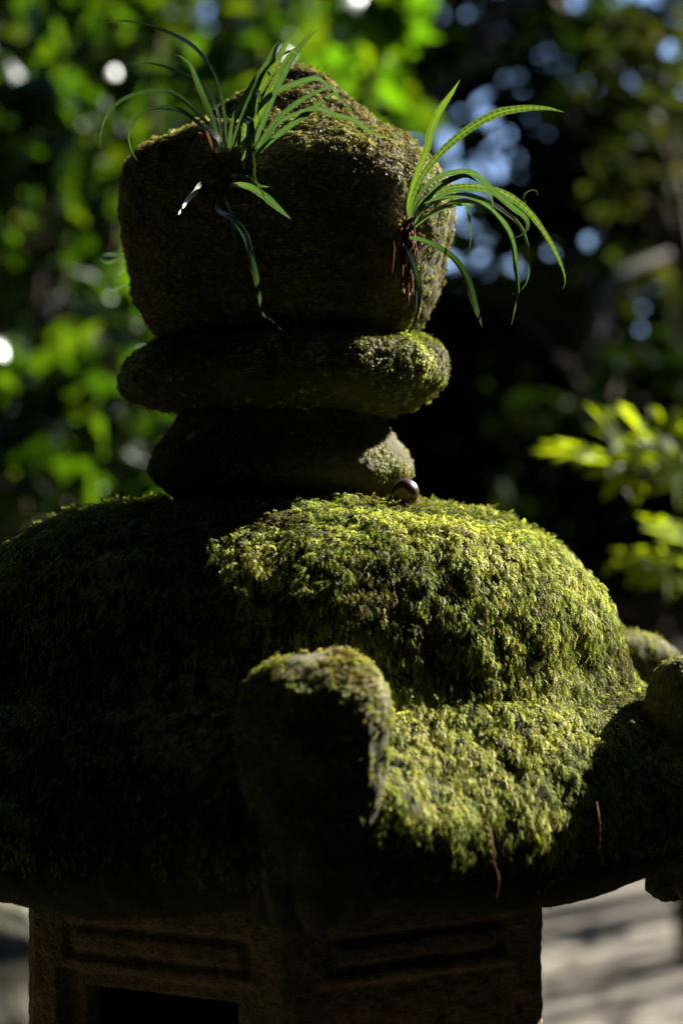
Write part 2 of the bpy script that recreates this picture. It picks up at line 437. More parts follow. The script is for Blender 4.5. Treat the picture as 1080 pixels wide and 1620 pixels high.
waist = closed_grid('finial_neck', Pw, M['mossy_stone'], lantern)
lv = at(301, 689, LY - 0.068)

# --- roof
PH = 5.0                          # the front corner points this many degrees to the right of the camera
DOME = [(0.0, 0.008), (0.045, 0.007), (0.075, 0.003), (0.115, -0.001), (0.138, -0.007), (0.164, -0.0175), (0.183, -0.032), (0.198, -0.0515), (0.207, -0.0705), (0.212, -0.091), (0.220, -0.108)]
MID = [(0.236, -0.121), (0.252, -0.140), (0.266, -0.157), (0.275, -0.173), (0.2775, -0.189), (0.270, -0.204), (0.252, -0.215), (0.215, -0.218), (0.17, -0.212), (0.10, -0.205), (0.0, -0.205)]
COR = [(0.240, -0.116), (0.265, -0.126), (0.285, -0.133), (0.300, -0.142), (0.305, -0.160), (0.298, -0.185), (0.272, -0.203), (0.225, -0.207), (0.17, -0.201), (0.10, -0.203), (0.0, -0.205)]
def resample(pts, n):
    p = np.array(pts); s = np.concatenate(([0], np.cumsum(np.hypot(*np.diff(p, axis=0).T)))); q = np.linspace(0, s[-1], n)
    # smooth (Catmull-Rom) interpolation
    out = smooth_curve([(a, b, 0) for a, b in pts], n)[0][:, :2]
    return out
NT, NZ = 540, 230
pm = resample(DOME + MID, NZ); pc = resample(DOME + COR, NZ)
# keep the two profiles in step: the dome share of each is sampled separately
nd = 110
dm = resample(DOME, nd); a1 = resample([DOME[-1]] + MID, NZ - nd + 1)[1:]; a2 = resample([DOME[-1]] + COR, NZ - nd + 1)[1:]
pm = np.vstack([dm, a1]); pc = np.vstack([dm, a2])
pm[0, 0] = pc[0, 0] = 0.0008; pm[-1, 0] = pc[-1, 0] = 0.002
th = np.linspace(0, 2 * math.pi, NT, endpoint=False)      # angle from the camera-facing direction towards the right
ca = np.cos(3 * (th - R(PH)))**2                           # 1 at corners
wc = ca ** 1.6
rr = pm[None, :, 0] * (1 - wc[:, None]) + pc[None, :, 0] * wc[:, None]
zz = pm[None, :, 1] * (1 - wc[:, None]) + pc[None, :, 1] * wc[:, None]
Pr = np.stack([LX + rr * np.sin(th)[:, None], LY - rr * np.cos(th)[:, None], zz], -1)
Pr = Pr if np.mean(np.sum(grid_normals(Pr, True) * (Pr - np.array([LX, LY, -0.1])), -1)) > 0 else Pr[::-1]
nr = grid_normals(Pr, True); q = Pr.reshape(-1, 3)
under = np.clip((-0.185 - q[:, 2]) / 0.02, 0, 1)
lump = 0.0045 * fbm(q * 16, 3, 4) + (1 - 0.7 * under) * (0.0046 * fbm(q * np.array([85, 85, 24.0]), 3, 6) + 0.0030 * np.abs(fbm(q * np.array([160, 160, 60.0]), 2, 8)))
fade = np.clip(np.hypot(q[:, 0] - LX, q[:, 1] - LY) / 0.08, 0.1, 1)
Pr = Pr + nr * (lump * fade).reshape(NT, NZ, 1)
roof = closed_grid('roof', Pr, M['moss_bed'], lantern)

# --- curled corner scrolls
def scroll_grid(ang, rad, dz, seed, width=1.0):
    """upright curl: stacked rounded sections; the foot is fluted"""
    LV = [  # z, radial centre, half radial, half tangential
        (-0.0690, 0.276, 0.005, 0.005), (-0.0698, 0.276, 0.014, 0.014), (-0.0725, 0.277, 0.0225, 0.0225), (-0.0775, 0.279, 0.030, 0.0295), (-0.085, 0.281, 0.0355, 0.0345), (-0.095, 0.282, 0.0385, 0.0368), (-0.107, 0.282, 0.0395, 0.0374),
        (-0.120, 0.281, 0.0395, 0.0376), (-0.137, 0.280, 0.0375, 0.0362), (-0.155, 0.280, 0.0355, 0.0338), (-0.175, 0.279, 0.0325, 0.0312), (-0.190, 0.276, 0.0295, 0.0285), (-0.200, 0.273, 0.026, 0.0255), (-0.2055, 0.270, 0.018, 0.019), (-0.207, 0.268, 0.008, 0.009)]
    lv_ = smooth_curve([(z * 3, c, a) for z, c, a, b in LV], 90)[0]; zq = lv_[:, 0] / 3
    zs = [-v[0] for v in LV]
    cq = lv_[:, 1]; aq = np.interp(-zq, zs, [v[2] for v in LV]); bq = np.interp(-zq, zs, [v[3] for v in LV]) * width
    n_ = 120; t_ = np.linspace(0, 2 * math.pi, n_, endpoint=False)
    ct, st = np.cos(t_), np.sin(t_); e = 0.85
    sx = np.sign(ct) * np.abs(ct) ** e; sy = np.sign(st) * np.abs(st) ** e
    foot = np.clip((-zq - 0.170) / 0.03, 0, 1)
    flute = 1 + 0.10 * foot[None, :] * np.cos(9 * t_)[:, None]
    u = cq[None] + aq[None] * sx[:, None] * flute + (rad - 0.28); v = bq[None] * sy[:, None] * flute
    z = np.repeat(zq[None], n_, 0) + dz - 0.006 * foot[None, :] * np.abs(np.cos(4.5 * t_))[:, None]
    er = np.array([math.sin(R(ang)), -math.cos(R(ang)), 0]); et = np.array([math.cos(R(ang)), math.sin(R(ang)), 0])
    P = np.array([LX, LY, 0]) + u[..., None] * er + v[..., None] * et + z[..., None] * np.array([0, 0, 1.0])
    P = fixdir(P); nn = grid_normals(P, True); qq = P.reshape(-1, 3)
    d = 0.0035 * fbm(qq * 30, 3, seed) + 0.0016 * fbm(qq * np.array([160, 160, 40.0]), 3, seed + 5)
    return P + nn * d.reshape(n_, -1, 1)
SCROLLS = []
for k in range(6):
    ang = PH + 60 * k
    rad, dz, wd = 0.280, 0.0, 1.0
    if k == 0: ang, dz, wd = PH - 0.4, -0.0035, 1.06
    if k == 1: rad, dz, wd = 0.276, -0.0165, 1.08
    if k == 2: rad, dz, wd = 0.290, -0.016, 0.95
    Ps = scroll_grid(ang, rad, dz, 30 + k, wd); SCROLLS.append(Ps)
    sc = closed_grid('corner_scroll', Ps, M['mossy_stone'], roof)

# --- firebox: six carved faces, the left one with a window opening
PF = 2.3; RF = 0.178; ZT, ZB = -0.196, -0.46
def face_grid(k, window, ns, nz):
    """a carved face between corners k and k+1 as relief; returns verts, faces"""
    a0, a1_ = R(PF - 60 + 60 * k), R(PF + 60 * k)
    p0 = np.array([LX + RF * math.sin(a0), LY - RF * math.cos(a0)]); p1 = np.array([LX + RF * math.sin(a1_), LY - RF * math.cos(a1_)])
    s = np.linspace(0, 1, ns); z = np.linspace(ZT, ZB, nz); Sg, Zg = np.meshgrid(s, z, indexing='ij')
    nout = np.array([math.sin((a0 + a1_) / 2), -math.cos((a0 + a1_) / 2)])
    def band(x, lo, hi, e): return np.clip((x - lo) / e, 0, 1) * np.clip((hi - x) / e, 0, 1)
    es, ez = 0.018, 0.0035
    d = np.zeros_like(Sg)
    outer = band(Sg, 0.135, 0.865, es) * band(Zg, -0.2640, -0.2400, ez); inner = band(Sg, 0.170, 0.830, es) * band(Zg, -0.2595, -0.2445, ez)
    d += 0.0032 * (outer - inner)                                    # incised oblong in the head band
    rec = band(Sg, 0.115, 0.885, es) * band(Zg, -0.43, -0.2685, ez); d += 0.009 * rec
    hole = (Sg > 0.205) & (Sg < 0.785) & (Zg < -0.2800) & (Zg > -0.415)
    if window: d += 0.014 * hole
    base = p0[None, None] * (1 - Sg)[..., None] + p1[None, None] * Sg[..., None]
    P = np.concatenate([base, Zg[..., None]], -1)
    q_ = P.reshape(-1, 3); rg = (0.0016 * fbm(q_ * 60, 4, 50 + k) + 0.0012 * fbm(q_ * 260, 3, 60 + k)).reshape(Sg.shape)
    edge = np.clip(np.minimum(Sg, 1 - Sg) / 0.03, 0, 1)
    off = (-d + rg * edge - 0.004 * (1 - edge) ** 2)
    P[..., 0] += nout[0] * off; P[..., 1] += nout[1] * off
    P[..., 0] = np.where(edge < 1, P[..., 0], P[..., 0])
    fc = grid_faces(ns, nz, False)
    if window:
        hf = hole.reshape(-1)[fc].all(1); fc = fc[~hf]
    return P.reshape(-1, 3), fc.ravel(), np.full(len(fc), 4)
parts = [face_grid(k, k == 0, 170 if k in (0, 1) else 60, 190 if k in (0, 1) else 70) for k in range(6)]
V, Fc, L = merge(parts)
firebox = obj('firebox', np_mesh('firebox', V, Fc, L), M['bare_stone'], lantern)
firebox['label'] = 'six-sided carved stone lamp chamber with window opening'

# --- platform, shaft and foot below the frame
def hexlathe(rows, name):
    V = []; n6 = 6; sub = 8
    for r_, z_ in rows:
        for c in range(6):
            b0 = np.array([math.sin(R(PH + 60 * c)), -math.cos(R(PH + 60 * c))]) * r_; b1 = np.array([math.sin(R(PH + 60 * (c + 1))), -math.cos(R(PH + 60 * (c + 1)))]) * r_
            for q_ in range(sub): p_ = b0 + (b1 - b0) * q_ / sub; V.append((LX + p_[0], LY + p_[1], z_))
    n_ = 6 * sub; P = np.array(V).reshape(len(rows), n_, 3).transpose(1, 0, 2)
    P = P if np.mean(np.sum(grid_normals(P, True) * (P - P.reshape(-1, 3).mean(0)), -1)) > 0 else P[::-1]
    return closed_grid(name, P, M['bare_stone'], lantern)
hexlathe([(0.10, -0.458), (0.225, -0.459), (0.235, -0.47), (0.235, -0.52), (0.225, -0.535), (0.19, -0.57), (0.14, -0.60), (0.10, -0.602)], 'platform')
rows = [(0.10, -0.600), (0.115, -0.602), (0.118, -0.63), (0.105, -0.64), (0.100, -0.78), (0.112, -0.79), (0.112, -0.83), (0.100, -0.84), (0.108, -1.04), (0.13, -1.06), (0.10, -1.061)]
hexlathe(rows, 'shaft')
hexlathe([(0.12, -1.058), (0.17, -1.06), (0.22, -1.10), (0.25, -1.16), (0.26, -1.18), (0.26, -1.36), (0.1, -1.37)], 'foot_stone')

# --- lichen spot on the neck
def blob_patch(c, nrm, r_, seed, mat, name, parent):
    rng = np.random.default_rng(seed); nrm = Vector(nrm).normalized(); a = nrm.orthogonal(); b = nrm.cross(a)
    V = [Vector(c) + nrm * 0.0015]; n_ = 18
    for i_ in range(n_):
        t_ = 2 * math.pi * i_ / n_; rad = r_ * (1 + 0.2 * rng.normal() * 0.5)
        V.append(Vector(c) + (a * math.cos(t_) * 0.65 + b * math.sin(t_)) * rad - nrm * 0.0015)
    Fc = []; L = []
    for i_ in range(n_): Fc += [0, 1 + i_, 1 + (i_ + 1) % n_]; L.append(3)
    return obj(name, np_mesh(name, [tuple(v) for v in V], Fc, L), mat, parent)
M['lichen'] = plain('lichen', (0.30, 0.32, 0.24), 0.95)
# nearest point of the neck surface to the line of sight
d_ = np.linalg.norm(np.cross(Pw.reshape(-1, 3), np.array(at(301, 689, 1.0)) / np.linalg.norm(at(301, 689, 1.0))), axis=1)
cand = np.where((d_ < 0.004) & (Pw.reshape(-1, 3)[:, 1] < LY))[0]
ci = cand[np.argmin(d_[cand])]
blob_patch(Pw.reshape(-1, 3)[ci] + grid_normals(Pw, True).reshape(-1, 3)[ci] * 0.001, grid_normals(Pw, True).reshape(-1, 3)[ci], 0.0048, 4, M['lichen'], 'lichen_patch', waist)

# --- moss on the stones
rng = np.random.default_rng(11)
GREEN = [(0.14, 0.10, 0.05), (0.11, 0.145, 0.03), (0.225, 0.265, 0.06), (0.345, 0.39, 0.075), (0.485, 0.50, 0.13), (0.58, 0.54, 0.23)]
BROWN = [(0.10, 0.08, 0.05), (0.18, 0.145, 0.065), (0.25, 0.22, 0.085), (0.28, 0.27, 0.075), (0.36, 0.31, 0.13), (0.17, 0.23, 0.05)]
def facing(n_, floor=0.05):
    return np.clip(0.55 - n_[:, 1] * 1.2, floor, 1)
def keep_roof(p, n_):
    r_ = np.hypot(p[:, 0] - LX, p[:, 1] - LY)
    k = facing(n_) * np.where(p[:, 2] < -0.185, 0.25, 1.0) * np.where(r_ < 0.075, 0.05, 1.0)
    lit = np.clip(n_ @ np.array(SUN) * 2.5 + 1.1, 0.32, 1.0); k = k * lit  # moss thinned where turned from the sun; dark bed deepens that side's shade
    k *= np.where((p[:, 2] < -0.195) & (r_ < 0.2), 0.0, 1.0)
    return k
p, nn = sample(Pr, True, 19500, rng, keep_roof)
tuft = rng.uniform(0.2, 1.0, len(p)) ** 1.5 * np.where(p[:, 2] < -0.112, 0.7, 1.0) * np.where(p[:, 2] < -0.185, 0.3, 1.0)
k6 = np.repeat(np.arange(len(p)), rng.integers(3, 8, len(p)))
nn = nn[k6]; off = rng.normal(0, 0.0018, (len(k6), 3)); off -= nn * np.sum(off * nn, 1)[:, None]; off[:, 2] *= 1.5
hump = np.exp(-np.sum(off ** 2, 1) / (2 * 0.0020 ** 2))
p = p[k6] + off + nn * (0.0052 * tuft[k6] * hump)[:, None]
tt = pick_tints(rng, p, GREEN, [1.6, 1.8, 3.2, 3.2, 2.2, 0.7], 22, 3)
skirt = p[:, 2] < -0.112
size = rng.uniform(0.0036, 0.0078, len(p)) * (0.55 + 0.27 * np.clip(nn @ np.array(SUN) * 2.5 + 1.1, 0.3, 1.0)) * np.where(skirt, 0.78, 1.0) * (1 + 0.35 * fbm(p * 60, 2, 31))  # shoots also smaller on the side away from the sun, darkening it
size *= np.where(p[:, 2] < -0.19, 0.55, 1)
grow('moss', p, nn, LONG, size, tt, roof, rng, droop=1.0, lift=0.5, wild=0.5)
# thin velvet on jewel, dish and neck
def keep_jewel(p, n_): return facing(n_) * (0.35 + 0.65 * np.clip(n_[:, 2] * 1.5 + 0.2 + 0.5 * fbm(p * 35, 2, 2), 0, 1))
p, nn = sample(Pj, True, 15000, rng, keep_jewel)
grow('moss', p, nn, SHORT, rng.uniform(0.0022, 0.0048, len(p)), pick_tints(rng, p, BROWN, [1.5, 2.5, 3, 2, 1.2, 1], 40, 5), jewel, rng, droop=0.9, lift=0.35)
def keep_dish(p, n_): return facing(n_) * (0.08 + np.clip(n_[:, 2] * 1.6 + 0.8 * fbm(p * 40, 2, 7), 0, 1) + 0.5 * np.clip(n_[:, 0], 0, 1))
p, nn = sample(Pd, True, 7000, rng, keep_dish)
grow('moss', p, nn, SHORT, rng.uniform(0.0022, 0.0044, len(p)), pick_tints(rng, p, GREEN, [2.5, 3, 3, 2, 0.8, 0.2], 40, 6), dish, rng, droop=0.9, lift=0.4)
def keep_neck(p, n_): return facing(n_) * np.clip(0.1 + 1.2 * fbm(p * 45, 2, 9), 0, 1) * np.clip(n_[:, 2] + 0.7, 0, 1)
p, nn = sample(Pw, True, 1800, rng, keep_neck)
grow('moss', p, nn, SHORT, rng.uniform(0.002, 0.004, len(p)), pick_tints(rng, p, BROWN, [1, 2, 3, 3, 2, 2], 40, 8), waist, rng)
for k, Ps in enumerate(SCROLLS):
    if k in (3, 4): continue
    c0 = Ps.reshape(-1, 3).mean(0)
    def keep_scroll(p, n_):
        top = np.clip(n_[:, 2] * 1.4 + 0.25, 0, 1); bald = np.clip((np.hypot(p[:, 0] - c0[0] + 0.004, (p[:, 1] - c0[1])) - 0.011) / 0.008, 0.03, 1) if k == 0 else 1
        low = np.clip((p[:, 2] + 0.19) / 0.05, 0, 1)
        return facing(n_, 0.3) * ((0.05 + top ** 1.3) if k == 0 else (0.25 + top)) * bald * np.clip(0.55 + 1.1 * fbm(p * 55, 2, 12 + k), 0.05, 1) * low
    nk = 3600 if k in (0, 1) else 2200
    p, nn = sample(Ps, True, nk, rng, keep_scroll)
    grow('moss', p, nn, SHORT if k == 0 else LONG, rng.uniform(0.0022, 0.0046, nk), pick_tints(rng, p, GREEN if k in (2, 5) else BROWN + [(0.2, 0.24, 0.04), (0.26, 0.28, 0.05)], [1, 2, 3, 2, 2, 2] if k in (2, 5) else [1, 2, 3, 3, 2, 2, 2, 1], 50, 15 + k), roof, rng, droop=0.8, lift=0.35)

# ------------------------------------------------------------------ ferns on the finial
def frond(points, width, mat, parent, roll=0.0, base=0.3, tail=0.0, peak=0.55, fold=0.28, n=34, curl=0.0):
    """a strap-shaped frond: points are (px, py, distance); width in px of the photograph"""
    ctrl = [at(*p) for p in points]; C, Ln = smooth_curve(ctrl, n); C = np.array(C)
    D0 = np.mean([p[2] for p in points]); W = 0.90 * width * D0 / F / 2
    T = np.gradient(C, axis=0); T /= np.linalg.norm(T, axis=1, keepdims=True)
    view = C / np.linalg.norm(C, axis=1, keepdims=True)
    sd_ = np.cross(T, view); sd_ /= np.linalg.norm(sd_, axis=1, keepdims=True)
    for k in range(1, n):
        if np.dot(sd_[k], sd_[k - 1]) < 0: sd_[k] = -sd_[k]
    for _ in range(4): sd_[1:-1] = (sd_[:-2] + sd_[1:-1] + sd_[2:]) / 3
    sd_ /= np.linalg.norm(sd_, axis=1, keepdims=True)
    up = np.cross(sd_, T)
    up *= -np.sign(np.sum(up * view))
    s = np.linspace(0, 1, n)
    wd = np.where(s < peak, base + (1 - base) * np.sin(np.clip(s / peak, 0, 1) * math.pi / 2), np.maximum(0.06, 1 - np.clip((s - peak) / (1 - peak), 0, 1) ** 1.9))
    if tail: wd = np.where(s > 1 - tail, np.minimum(wd, 0.28), wd); wd = np.convolve(np.pad(wd, 2, 'edge'), np.ones(5) / 5, 'valid')
    seed_ = int(points[0][0] * 7 + points[-1][1] * 13) % 997; rr_ = np.random.default_rng(seed_)
    ro = R(roll) + curl * s + 0.15 * np.sin(s * rr_.uniform(4, 9) + rr_.uniform(0, 6))
    sA = sd_ * np.cos(ro)[:, None] + up * np.sin(ro)[:, None]; uA = up * np.cos(ro)[:, None] - sd_ * np.sin(ro)[:, None]
    vv = np.array([-1, -0.55, 0, 0.55, 1.0]); hh = np.array([0.55, 0.75, 0.0, 0.75, 0.55]) * fold
    wob = 1 + 0.06 * rr_.normal(size=(n, 5))
    P = C[:, None] + sA[:, None] * (vv[None, :, None] * (W * wd)[:, None, None] * wob[..., None]) + uA[:, None] * (hh[None, :, None] * (W * wd)[:, None, None])
    fc = grid_faces(n, 5, False)
    me = np_mesh('frond', P.reshape(-1, 3), fc, np.full(len(fc), 4))
    uvl = me.uv_layers.new(name='uv')
    li = np.zeros(len(me.loops), dtype=np.int32); me.loops.foreach_get('vertex_index', li)
    uv = np.stack([(s * Ln)[li // 5], vv[li % 5]], 1).astype(np.float32); uvl.data.foreach_set('uv', uv.ravel())
    return obj('frond', me, mat, parent)

fr, fs, fd, fb = M['frond'], M['frond_spots'], M['frond_dead'], M['frond_bright']
def dep(pts, d0, d1, bow=0.0):
    n_ = len(pts); return [(x, y, d0 + (d1 - d0) * k / (n_ - 1) + bow * math.sin(math.pi * k / (n_ - 1))) for k, (x, y) in enumerate(pts)]
fernA = empty('strap_fern', at(356, 262, 1.312), 'larger strap fern sprouting from the upper left of the rounded top stone', 'fern', 'ferns on the finial')
A = lambda pts, w_, d0, d1, m=fr, **k: frond(dep(pts, d0, d1, k.pop('bow', 0.0)), w_, m, fernA, **k)
A([(356, 246), (358, 222), (352, 163), (337, 115), (311, 78), (278, 56), (234, 39), (193, 32), (163, 36)], 9.5, 1.308, 1.285, roll=35)
A([(353, 246), (350, 218), (341, 167), (315, 130), (286, 115), (252, 102), (226, 99), (198, 100)], 8.5, 1.308, 1.32, roll=40)
A([(354, 252), (349, 232), (332, 178), (315, 137), (302, 104), (289, 91), (276, 85)], 11, 1.305, 1.29, roll=15)
A([(356, 248), (352, 226), (323, 189), (293, 159), (267, 144), (234, 144), (200, 154), (174, 174), (161, 204), (158, 235)], 10, 1.305, 1.27, roll=30, peak=0.4)
A([(352, 250), (345, 222), (315, 196), (289, 176), (263, 170), (234, 173), (211, 193), (204, 215), (208, 237), (217, 254)], 8.5, 1.303, 1.265, roll=35, peak=0.4)
A([(354, 276), (341, 241), (330, 215), (323, 200)], 6.5, 1.300, 1.298, fd, base=0.5)
A([(354, 284), (334, 272), (315, 269), (293, 278)], 6, 1.300, 1.292, fd, base=0.6)
A([(358, 256), (360, 244), (371, 185), (397, 137), (423, 96), (434, 72), (442, 66)], 11, 1.303, 1.30, roll=10)
A([(362, 256), (365, 237), (386, 178), (415, 115), (441, 89), (460, 80), (476, 86), (473, 67)], 10, 1.300, 1.285, roll=20, peak=0.4)
A([(374, 256), (386, 222), (404, 156), (434, 104), (456, 63), (469, 44)], 13, 1.304, 1.32, fb, roll=-10, peak=0.6)
A([(378, 258), (397, 207), (426, 148), (452, 100), (478, 67), (498, 40)], 15, 1.303, 1.31, fb, roll=5, peak=0.6)
A([(384, 258), (404, 222), (434, 148), (463, 89), (486, 61), (504, 44)], 13, 1.302, 1.30, roll=-15, peak=0.6)
A([(376, 256), (389, 193), (404, 144), (418, 114), (426, 116), (437, 141)], 8, 1.300, 1.285, roll=10, peak=0.45)
A([(378, 258), (389, 222), (401, 165), (407, 140), (411, 163), (408, 178), (415, 198)], 8, 1.298, 1.270, roll=10, peak=0.35)
A([(364, 258), (371, 237), (397, 185), (430, 148), (471, 130), (500, 123), (517, 133), (533, 152), (555, 172), (562, 187)], 12, 1.302, 1.285, roll=20, peak=0.45, tail=0.3)
A([(382, 262), (404, 237), (434, 193), (474, 159), (519, 138), (536, 147)], 10, 1.300, 1.290, roll=15)
A([(384, 266), (404, 244), (437, 215), (486, 178), (522, 150), (549, 142)], 11, 1.298, 1.28, roll=-5)
A([(388, 268), (410, 238), (438, 196), (470, 179), (501, 171), (527, 180), (561, 190), (583, 206), (612, 219)], 9, 1.300, 1.282, roll=20, peak=0.75)
A([(386, 272), (405, 247), (423, 224), (436, 217)], 8, 1.296, 1.29, roll=0)
A([(386, 272), (385, 236), (388, 205), (393, 190), (396, 200), (396, 222), (399, 246), (403, 262), (402, 276), (410, 296), (418, 310)], 15, 1.290, 1.235, fs, roll=-5, peak=0.55, tail=0.28, bow=-0.012)
A([(352, 292), (367, 278), (389, 280), (411, 293), (426, 295)], 8, 1.292, 1.272, roll=20)
A([(352, 308), (367, 293), (389, 293), (415, 307), (437, 326), (461, 347)], 13, 1.290, 1.235, roll=15, peak=0.65)
A([(348, 292), (339, 287), (319, 289), (308, 304), (293, 319), (283, 338)], 10, 1.292, 1.215, roll=-30)
A([(345, 308), (345, 331), (367, 346), (386, 370), (395, 400), (404, 433), (410, 467), (415, 496), (430, 507), (449, 525)], 14, 1.290, 1.242, roll=-20, peak=0.45, tail=0.22, bow=-0.03)
A([(354, 290), (354, 307), (363, 333), (371, 370), (373, 404), (363, 426)], 8, 1.291, 1.276, roll=-30)
def rootlet(pts, r0, r1, name, parent, mat, seed=0):
    C, Ln = smooth_curve([at(*p) for p in pts], 24); rg = np.random.default_rng(seed)
    C = C + rg.normal(0, r0 * 0.35, C.shape)
    v, f, l = tube(C, np.linspace(r0, r1, len(C)), 5, 0.12, seed)
    return obj(name, np_mesh(name, v, f, l), mat, parent)
def rhizome(c, parent, n_, spread, drop, seed):
    rg = np.random.default_rng(seed); x0, y0, d0 = c; pr = []
    for k in range(n_):
        x = x0 + rg.normal(0, spread); ln = drop * rg.uniform(0.3, 1.0); pts = [(x0 + rg.normal(0, 4), y0 + rg.normal(0, 4), d0)]
        for q_ in range(1, 5): pts.append((x + rg.normal(0, 2.5), y0 + ln * q_ / 4, d0 - 0.006 - 0.002 * q_ + rg.normal(0, 0.001)))
        C, _ = smooth_curve([at(*p_) for p_ in pts], 16); pr.append(tube(C, np.linspace(0.0009, 0.0004, 16), 5, 0.2, seed + k))
    v, f, l = merge(pr); return obj('rhizome', np_mesh('rhizome', v, f, l), M['root'], parent)
rhizome((362, 262, 1.300), fernA, 14, 14, 60, 3)
rootlet([(345, 300, 1.292), (338, 330, 1.288), (337, 360, 1.286), (333, 385, 1.286), (327, 402, 1.286)], 0.0007, 0.0003, 'rootlet', fernA, M['root'], 2)
rootlet([(400, 300, 1.290), (404, 330, 1.286), (402, 370, 1.285), (398, 400, 1.285)], 0.0008, 0.0003, 'rootlet', fernA, M['root'], 5)

fernB = empty('strap_fern', at(648, 345, 1.325), 'smaller strap fern arching out from the right side of the rounded top stone', 'fern', 'ferns on the finial')
B = lambda pts, w_, d0, d1, m=fr, **k: frond(dep(pts, d0, d1, k.pop('bow', 0.0)), w_, m, fernB, **k)
B([(648, 350), (646, 322), (657, 281), (674, 237), (683, 200), (698, 170), (716, 144), (727, 126)], 13, 1.322, 1.31, fb, roll=0, peak=0.7)
B([(650, 350), (648, 330), (664, 285), (687, 252), (720, 219), (757, 193), (794, 176), (835, 170), (868, 171), (892, 177)], 15, 1.320, 1.29, fs, roll=5, peak=0.65)
B([(650, 350), (652, 333), (668, 300), (694, 278), (727, 271), (750, 274), (779, 300), (809, 326), (831, 344), (835, 359), (824, 372), (805, 378)], 12, 1.318, 1.285, roll=15, peak=0.6)
B([(652, 352), (660, 328), (676, 311), (713, 296), (757, 294), (801, 307), (835, 333), (861, 367), (883, 407), (894, 441), (890, 457)], 12, 1.318, 1.30, fs, roll=20, peak=0.55)
B([(653, 354), (660, 340), (687, 319), (727, 307), (764, 315), (801, 337), (824, 359), (835, 393), (837, 430), (827, 456), (809, 465)], 8.5, 1.316, 1.285, roll=25, peak=0.4)
B([(654, 358), (662, 350), (687, 333), (727, 317), (764, 322), (794, 348), (811, 381), (816, 426), (819, 463), (809, 513)], 11, 1.315, 1.275, roll=25, peak=0.45)
B([(652, 352), (664, 325), (705, 289), (742, 274), (764, 285), (779, 319), (776, 337)], 9, 1.314, 1.28, roll=25)
B([(654, 356), (676, 322), (720, 300), (770, 303), (808, 318), (831, 322), (827, 311), (835, 302), (848, 300), (850, 309)], 7, 1.322, 1.315, roll=30, peak=0.3)
B([(652, 350), (672, 322), (705, 312), (730, 316), (739, 332), (744, 359), (744, 381), (741, 400)], 6, 1.318, 1.295, roll=20, peak=0.4)
B([(654, 356), (675, 316), (700, 290), (735, 278), (760, 290)], 11, 1.317, 1.29, roll=-20)
B([(654, 360), (680, 338), (720, 322), (755, 325)], 12, 1.318, 1.30, roll=30)
B([(638, 377), (648, 376), (664, 378), (694, 391), (720, 411), (739, 441), (750, 478), (763, 519)], 13, 1.312, 1.26, roll=-15, peak=0.75)
B([(639, 378), (641, 388), (651, 411), (661, 452), (659, 493), (648, 528)], 14, 1.310, 1.29, roll=-35, peak=0.55)
rhizome((648, 350, 1.318), fernB, 26, 9, 135, 9)

# small far-side seedling fern whose tips show past the left of the top stone
fernC = empty('strap_fern', at(196, 420, 1.47), 'tiny dark fern tips poking out past the left edge of the top stone', 'fern', 'ferns on the finial')
for pts in ([(205, 408), (185, 403), (172, 402), (160, 404)], [(206, 412), (188, 411), (170, 415), (155, 408)], [(208, 418), (196, 424), (188, 434), (180, 438)], [(212, 445), (196, 453), (178, 458), (170, 448)]):
    frond(dep(pts, 1.46, 1.50), 5, fr, fernC, roll=20)

# ------------------------------------------------------------------ acorn
def acorn_material():
    m, t, o = new_mat('acorn_shell'); tc = N(t, 'ShaderNodeTexCoord'); sx = N(t, 'ShaderNodeSeparateXYZ'); t.links.new(tc.outputs['Object'], sx.inputs[0])
    w_ = N(t, 'ShaderNodeTexNoise', i_Scale=300.0, i_Detail=4.0); t.links.new(tc.outputs['Object'], w_.inputs['Vector'])
    r_ = ramp(t, [(0.3, (0.022, 0.009, 0.005)), (0.7, (0.06, 0.024, 0.010))]); t.links.new(w_.outputs['Fac'], r_.inputs['Fac'])
    p_ = N(t, 'ShaderNodeBsdfPrincipled'); p_.inputs['Roughness'].default_value = 0.28; p_.inputs['Coat Weight'].default_value = 0.3; p_.inputs['Coat Roughness'].default_value = 0.3
    t.links.new(r_.outputs['Color'], p_.inputs['Base Color']); t.links.new(p_.outputs['BSDF'], o.inputs['Surface']); return m
ac = empty('acorn', at(641, 800, 1.335), 'glossy brown acorn lying on the moss beside the finial neck', 'acorn')
prof = [(0.0, -1.02), (0.10, -1.0), (0.13, -0.93), (0.30, -0.90), (0.55, -0.80), (0.80, -0.55), (0.97, -0.2), (1.0, 0.1), (0.93, 0.42), (0.75, 0.70), (0.50, 0.86), (0.42, 0.885), (0.40, 0.865), (0.0, 0.86)]
pr_ = resample(prof, 40); t_ = np.linspace(0, 2 * math.pi, 40, endpoint=False)
Pa = np.stack([pr_[None, :, 0] * np.cos(t_)[:, None], pr_[None, :, 0] * np.sin(t_)[:, None], np.repeat(pr_[None, :, 1], 40, 0)], -1) * 0.0084
ax = Vector((-0.30, -0.94, -0.12)).normalized(); rot = np.array(ax.to_track_quat('Z', 'Y').to_matrix())
cen = np.array(at(641, 779, 1.325))
Pa = fixdir(Pa @ rot.T + cen)
closed_grid('shell', Pa, acorn_material(), ac)
M['hilum'] = plain('hilum', (0.20, 0.13, 0.07), 0.9)
hc = np.array([(0.37 * math.cos(x), 0.37 * math.sin(x), 0.885) for x in np.linspace(0, 2 * math.pi, 24, endpoint=False)] + [(0, 0, 0.90)]) * 0.0084
hv = hc @ rot.T + cen
obj('scar', np_mesh('scar', hv, np.array([[k, (k + 1) % 24, 24] for k in range(24)]), np.full(24, 3)), M['hilum'], ac)

